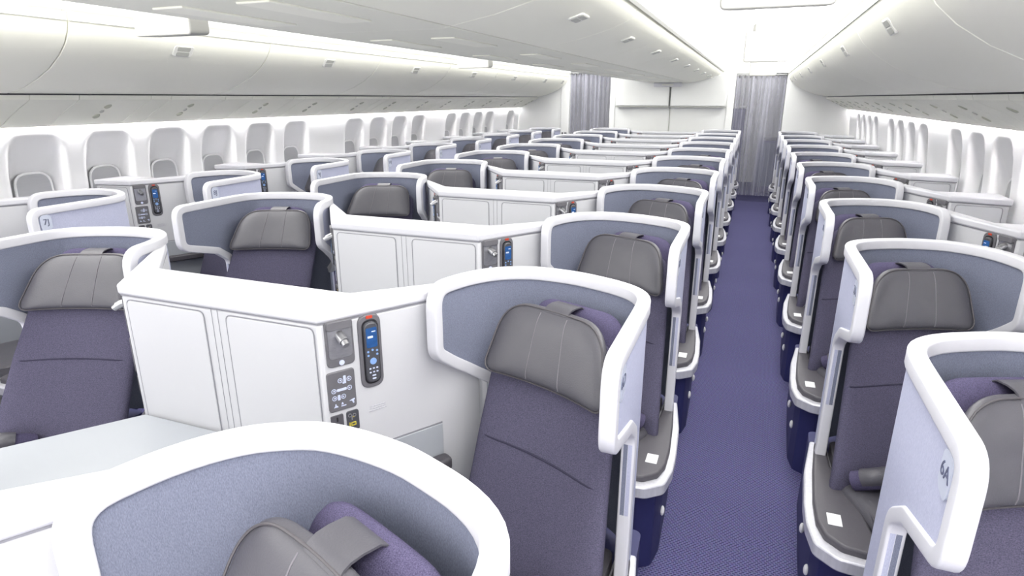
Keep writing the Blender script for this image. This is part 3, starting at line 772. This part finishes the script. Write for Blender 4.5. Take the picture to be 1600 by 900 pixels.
    plate(b, rr(.030, .046, .954, .957, .001, 1), f, D0, D1); plate(b, [(.031, .960), (.038, .960), (.036, .967), (.033, .967)], f, D0, D1)
    plate(b, [(.056, .965), (.064, .963), (.067, .955), (.071, .955), (.070, .964), (.074, .967), (.072, .970), (.064, .968)], f, D0, D1)
    obj('control_pictograms', b, M['icon'], cp)
    # power socket and headphone jacks
    b = NB(); plate(b, rr(-.004, .035, .862, .929, .004, 2), f, -.004, .004, .97); so = obj('power_socket', b, M['socket'], root)
    b = NB()
    for u0, u1, z0, z1 in ((.013, .018, .908, .922), (.004, .010, .893, .898), (.021, .027, .893, .898), (.012, .019, .874, .884)): plate(b, rr(u0, u1, z0, z1, .001, 1), f, .0038, .0046)
    obj('socket_holes', b, M['black'], so)
    b = NB(); plate(b, rr(.044, .083, .862, .930, .008, 4), f, -.004, .004, .97); jk = obj('headphone_jack', b, M['ctrl2'], root)
    b = NB()
    for uu, zz in ((.054, .916), (.068, .914)): ring(b, [(uu+.006*math.cos(a*math.pi/6), zz+.006*math.sin(a*math.pi/6)) for a in range(12)], f, .0022, .0038, .0055)
    plate(b, rr(.058, .062, .900, .914, .001, 1), f, .0038, .0055)
    obj('jack_contacts', b, M['metal'], jk)
    b = NB(); ring(b, rr(.056, .072, .880, .892, .002, 2), f, .003, .0038, .0055); plate(b, rr(.050, .054, .878, .893, .001, 1), f, .0038, .0055); plate(b, rr(.061, .067, .908, .911, .001, 1), f, .0056, .006); obj('jack_marks', b, M['yellow'], jk)
    # small printed placard
    b = NB()
    for zz in (.921, .914, .907): plate(b, rr(.120 if zz > .91 else .116, .172 if zz > .91 else .176, zz-.0016, zz+.0016, .0005, 1), f, .0002, .0012)
    obj('printed_placard', b, M['print'], root)
ZC0, ZC1 = 1.222, 1.258
def console(name_label, grp, plan, cap_plan, arms, straight, ledge, loc, zl=.80):
    root = empty('seat_console', loc, name_label, 'console', grp)
    b = NB(); prism(b, plan, 0, ZC0-.003); obj('console_body', b, M['panel'], root, bevel=.008)
    b = NB(); prism(b, cap_plan, ZC0, ZC1); obj('console_top', b, M['white'], root, bevel=.009, seg=3)
    b = NB(); prism(b, offset_poly(cap_plan, -.006), ZC0-.004, ZC0+.002); obj('shadow_gap', b, M['groove'], root)
    for P0, P1 in arms:
        f = face_frame(P0, P1); controls(root, f); La = (Vector(P1)-Vector(P0)).length
        b = NB(); plate(b, [(.02, .10), (La-.005, .10), (La-.005, .782), (.02, .782)], f, -.004, .004, 1); obj('lower_panel', b, M['ledge'], root, bevel=.002)
        b = NB(); plate(b, [(.02, .782), (La-.005, .782), (La-.005, .788), (.02, .788)], f, -.004, .002, 1); obj('lower_panel_gap', b, M['groove'], root)
    if straight:
        P0, P1, doors = straight; f = face_frame(P0, P1)
        for u0, u1 in doors: door(root, f, u0, u1, .70, 1.205)
        if len(doors) == 2:
            um = (doors[0][1]+doors[1][0])/2; b = NB()
            for du in (-.012, .012): plate(b, rr(um+du-.0006, um+du+.0006, .80, 1.218, .0003, 1), f, .0, .0012)
            obj('centre_joint', b, M['groove'], root)
    if ledge:
        b = NB(); prism(b, ledge, zl-.03, zl); obj('side_table', b, M['ledge'], root, bevel=.004)
        b = NB(); prism(b, offset_poly(ledge, -.012), .05, zl-.031); obj('footwell_body', b, M['ledge'], root, bevel=.004)
    return root
# centre consoles; local origin at (XC, y0)
def centre_plan(o=0):
    F_ = [(.655, -.035), (.418, -.413), (-.352, -.413), (-.645, -.035)]
    R_ = [(-.70, .06), (-.40, -.235), (.40, -.235), (.70, .06)]
    return F_+R_
cpl = centre_plan()
ccap = offset_poly(cpl, .008)
ledge = [(-.33, -.425), (-.56, -.74), (-.56, -1.17), (-.41, -1.322), (.37, -1.322), (.43, -1.27), (.42, -.74), (.37, -.425)]
arms = [((.425, -.402), (.625, -.083)), ((-.359, -.404), (-.61, -.08))]
proto = console('', '', cpl, ccap, arms, ((-.352, -.413), (.418, -.413), [(.022, .345), (.435, .752)]), ledge, (0, 0, 0))
index_kids()
for k in range(0, 11):
    o = proto if k == 0 else copy_tree(proto)
    o.location = (XC, .611+PT*k, 0)
    o['label'] = 'white zigzag console between the two centre seat columns, %s the camera' % ('nearest' if k == 0 else ORD[k]+' from')
    o['category'] = 'console'; o['group'] = 'zigzag consoles of the centre block'
# window consoles: right side (s=1) and left side (s=-1)
for s, xa, yb_, rng, side in ((1, .372, 1.565, range(0, 10), 'right'), (-1, -3.372, 2.50, range(-1, 9), 'left')):
    wall_a = 1.045+.03
    pl = [(s*.590, -.06), (s*.785, -.455), (s*wall_a, -.50), (s*wall_a, -.255), (s*.74, -.27), (s*.635, .06)]
    cp = offset_poly(pl, .008)
    st = ((s*.785, -.455), (s*wall_a, -.50), [(.03, .26)])
    lg = [(s*.80, -.46), (s*.80, -.84), (s*.66, -1.02), (s*wall_a, -1.02), (s*wall_a, -.49)]
    proto = console('', '', pl, cp, [((s*.780, -.446), (s*.600, -.082))], st, lg, (0, 0, 0), .78)
    index_kids()
    for j, k in enumerate(rng):
        o = proto if j == 0 else copy_tree(proto)
        o.location = (xa, yb_+PT*k, 0)
        o['label'] = 'white console between a seat and the %s windows, %s the camera' % (side, 'nearest' if j == 0 else ORD[j]+' from')
        o['category'] = 'console'; o['group'] = 'white consoles by the %s windows' % side
